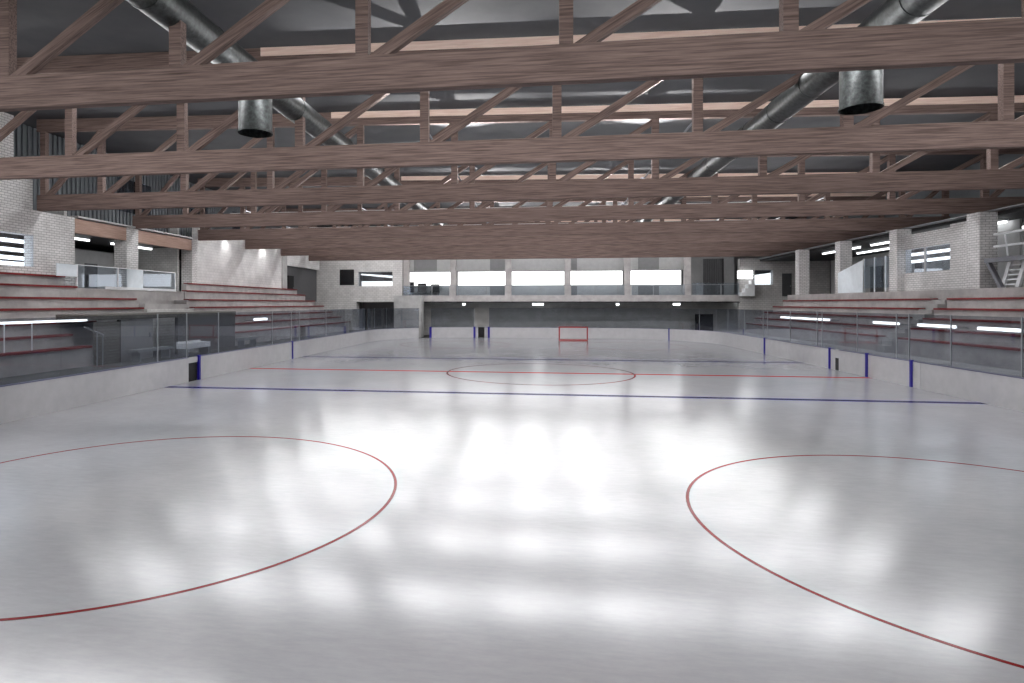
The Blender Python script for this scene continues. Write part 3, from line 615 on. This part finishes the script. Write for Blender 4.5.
for i, (a, b) in enumerate(((-13.26, -10.78), (-5.17, -3.61), (3.05, 3.76), (9.82, 11.86))):
    tag(box(a, b, YR-.05, YR-.01, 6.85, 8.2).build('wall_panel', 'panel_dark'), 'grey panel above the bright windows, %s from the left' % ('first', 'second', 'third', 'fourth')[i], 'panel', 'grey panels above the bright windows')
    o = box(a, b, YR-.05, YR-.01, 4.22, 5.2).build('wall_panel', 'panel_dark'); tag(o, 'grey panel below the bright windows, %s from the left' % ('first', 'second', 'third', 'fourth')[i], 'panel', 'grey panels below the bright windows')
t = empty('balcony_railing', (2, YF+.2, 4.22), 'thin metal railing with glass along the far balcony', 'railing')
for a, b in zip(CX[:-1], CX[1:]): box(a+.35, b-.35, YF+.2, YF+.215, 4.22, 5.2).build('glass_pane', 'guard', t)
box(14.65, 19.0, YF+.2, YF+.215, 4.22, 5.4).build('glass_pane', 'guard', t)
box(-14, 19, YF+.17, YF+.25, 5.2, 5.25).build('top_rail', 'alu', t)
for x in (-11.0, -8.2, -5.4, -2.6, 0, 5.4, 7.6, 11, 17.3): box(x-.04, x+.04, YF+.16, YF+.25, 4.22, 5.25).build('post', 'alu', t)
# dark seats behind first balcony bay
for i, (x, h) in enumerate(((-13.6, .42), (-12.3, .28), (-10.9, .18))):
    t = empty('balcony_chair', (x, YF+1.3, 4.22), 'dark chair on the far balcony, %s before the first bright window' % ('tallest', 'middle one', 'lowest')[i], 'chair', 'dark chairs on the far balcony')
    box(x-.45, x+.45, YF+1.0, YF+1.6, 4.55, 4.65).build('seat', 'black', t); box(x-.45, x+.45, YF+1.5, YF+1.6, 4.65, 5.25+h).build('backrest', 'black', t)
    for dx in (-.4, .36):
        for dy in (1.02, 1.52): box(x+dx, x+dx+.05, YF+dy, YF+dy+.05, 3.6, 4.55).build('leg', 'steel', t)
# recess and right block
struct(box(14.6, 19.3, 34.0, 34.2, 3.6, 9.2), 'wall_far_recess', 'panel_dark', 'grey recess wall right of the bright windows', 'wall')
t = empty('roller_door', (17, 33.98, 4.0), 'grey ribbed door in the recess of the far balcony', 'door')
m = MB()
for k in range(11): m.box(16.3+.17*k, 16.45+.17*k, 33.9, 33.98, 3.6, 7.9)
m.build('leaf', 'door', t); box(18.15, 18.25, 33.88, 33.99, 3.6, 7.9).build('door_frame', 'black', t)
m = MB(); m.box(18.95, 20.3, YF, YF+.6, 0, 7.7); m.box(20.3, 21.95, YF, YF+.6, 0, 5.2); m.box(20.3, 21.95, YF, YF+.6, 6.6, 7.7); m.box(21.95, 27, YF, YF+.6, 0, 7.7)
struct(m, 'wall_far_right', 'brick_mid', 'grey brick block at the far right with a bright window', 'wall')
w = box(20.3, 21.95, YF+.1, YF+.12, 5.2, 6.6).build('window_13', 'win'); tag(w, 'square bright window of the far right brick block', 'window', None, 'structure')
MB().hexa([(20.2, YF+.7, 5.1), (22, YF+.7, 5.1), (22, YF+.75, 5.1), (20.2, YF+.75, 5.1)], [(20.2, YF+.7, 6.1), (22, YF+.7, 6.35), (22, YF+.75, 6.35), (20.2, YF+.75, 6.1)]).build('lit_panel', 'lit', w)
t = empty('back_door', (23.1, YF-.05, 4.08), 'dark grey door at the right of the far right brick block', 'door')
lf = box(22.75, 23.6, YF-.06, YF-.01, 4.08, 6.25).build('leaf', 'door', t); box(23.45, 23.52, YF-.1, YF-.06, 5.0, 5.1).build('handle', 'alu', lf)
for k, lab in enumerate(('lowest', 'middle', 'topmost')):
    t = empty('wall_light', (18.0, YF+.45, 5.85+.27*k), 'white light bar left of the far right window, %s of three' % lab, 'lamp', 'three white light bars on the far right')
    box(18.75, 20.1, YF-.12, YF-.04, 5.8+.27*k, 5.97+.27*k).build('tube', 'tube', t); box(18.7, 20.15, YF-.04, YF-.005, 5.78+.27*k, 5.99+.27*k).build('housing', 'white', t)
m = MB()
for k in range(4): m.box(18.85+.3*k, 19.15+.3*k, YF-.8, YF-.004, 4.1, 4.45+.38*k)
tag(m.build('white_steps', 'white'), 'small white stepped block beside the far right window', 'steps')
# lamps and screen under the balcony
for i, (x, w_, lab) in enumerate(((-7.7, .25, 'leftmost, small'), (-.2, 1.1, 'wide one left of the goal'), (7.6, .25, 'small one right of the goal'), (13.2, .6, 'box-shaped one at the right end'))):
    t = empty('soffit_lamp', (x, YF+.3, 3.1), 'white lamp under the far balcony, %s' % lab, 'lamp', 'lamps under the far balcony')
    box(x-w_/2, x+w_/2, YF+.15, YF+.45, 3.22, 3.40).build('diffuser', 'tube', t); box(x-w_/2-.04, x+w_/2+.04, YF+.12, YF+.48, 3.40, 3.55).build('housing', 'white', t)
t = empty('wall_screen', (15.5, 33, 0), 'black screen on a stand under the right end of the far balcony', 'screen')
box(15.3, 17.0, 33, 33.1, .7, 2.35).build('screen', 'tv', t); box(16.05, 16.25, 33.1, 33.2, -.06, 1.0).build('stand', 'steel', t); box(15.7, 16.6, 32.8, 33.4, -.06, 0).build('base', 'steel', t)
struct(box(-30, 30, 43.8, 44, 0, 11.9), 'wall_far_outer', 'panel_dark', 'outer wall beyond the far balcony', 'wall')
struct(box(-30, 30, YB-.2, YB, 0, 11.9), 'wall_near', 'panel_dark', 'wall behind the entrance end of the rink', 'wall')

# ------------------------------------------------------------------ goal
t = empty('hockey_goal', (3.0, 26, 0), 'red ice hockey goal with pale net at the far end', 'goal')
gx0, gx1, gy, gz = 1.75, 4.25, 25.9, 1.25
for x in (gx0, gx1): MB().tube((x, gy, .003), (x, gy, gz), .06, 12).build('goal_post', 'goal_red', t, smooth=True)
MB().tube((gx0-.05, gy, gz), (gx1+.05, gy, gz), .06, 12).build('crossbar', 'goal_red', t, smooth=True)
m = MB(); m.tube((gx0, gy+1.0, .05), (gx1, gy+1.0, .05), .045, 10); m.tube((gx0, gy, .05), (gx0, gy+1.0, .05), .045, 10); m.tube((gx1, gy, .05), (gx1, gy+1.0, .05), .045, 10)
m.tube((gx0, gy+.02, .06), (gx1, gy+.02, .06), .05, 10)
m.build('base_frame', 'goal_red', t)
m = MB(); m.tube((gx0, gy+.5, gz), (gx1, gy+.5, gz), .03, 8); m.tube((gx0, gy, gz), (gx0, gy+.5, gz), .03, 8); m.tube((gx1, gy, gz), (gx1, gy+.5, gz), .03, 8); m.build('top_frame', 'goal_red', t)
m = MB(); nn = 24
for i in range(nn+1):
    x = gx0+(gx1-gx0)*i/nn
    m.tube((x, gy+.5, gz), (x, gy+1.0, .05), .006, 4); m.tube((x, gy, gz), (x, gy+.5, gz), .006, 4)
for i in range(1, 12):
    u = i/12; m.tube((gx0, gy+.5+.5*u, gz-(gz-.05)*u), (gx1, gy+.5+.5*u, gz-(gz-.05)*u), .006, 4)
for x in (gx0, gx1):
    for i in range(1, 10):
        u = i/10; z = gz*u; m.tube((x, gy, z), (x, gy+1.0-.5*u, z), .006, 4); m.tube((x, gy+u*.5, gz), (x, gy+u, .05), .006, 4)
m.build('net', 'net', t)

# ------------------------------------------------------------------ camera, world, view
cd = bpy.data.cameras.new('camera'); cam = bpy.data.objects.new('camera', cd); COL.objects.link(cam); S.camera = cam
cd.sensor_fit = 'HORIZONTAL'; cd.sensor_width = 36; cd.lens = 605.5/1024*36
cd.shift_x = (512-457.8)/1024; cd.shift_y = -(341.5-303.7)/1024
cd.clip_start = .05; cd.clip_end = 300
cam.location = (.07, -29.89, 3.38); cam.rotation_euler = (math.pi/2, 0, .136)
wd = bpy.data.worlds.new('world'); S.world = wd; wd.use_nodes = True
bg = wd.node_tree.nodes['Background']; bg.inputs[0].default_value = (.6, .62, .66, 1); bg.inputs[1].default_value = .05
S.view_settings.view_transform = 'Standard'; S.view_settings.look = 'None'; S.view_settings.gamma = 1; S.view_settings.exposure = .4; S.view_settings.use_curve_mapping = False
S.cycles.use_denoising = True; S.cycles.max_bounces = 10; S.cycles.transparent_max_bounces = 24; S.cycles.diffuse_bounces = 4; S.cycles.glossy_bounces = 4; S.cycles.sample_clamp_indirect = 6
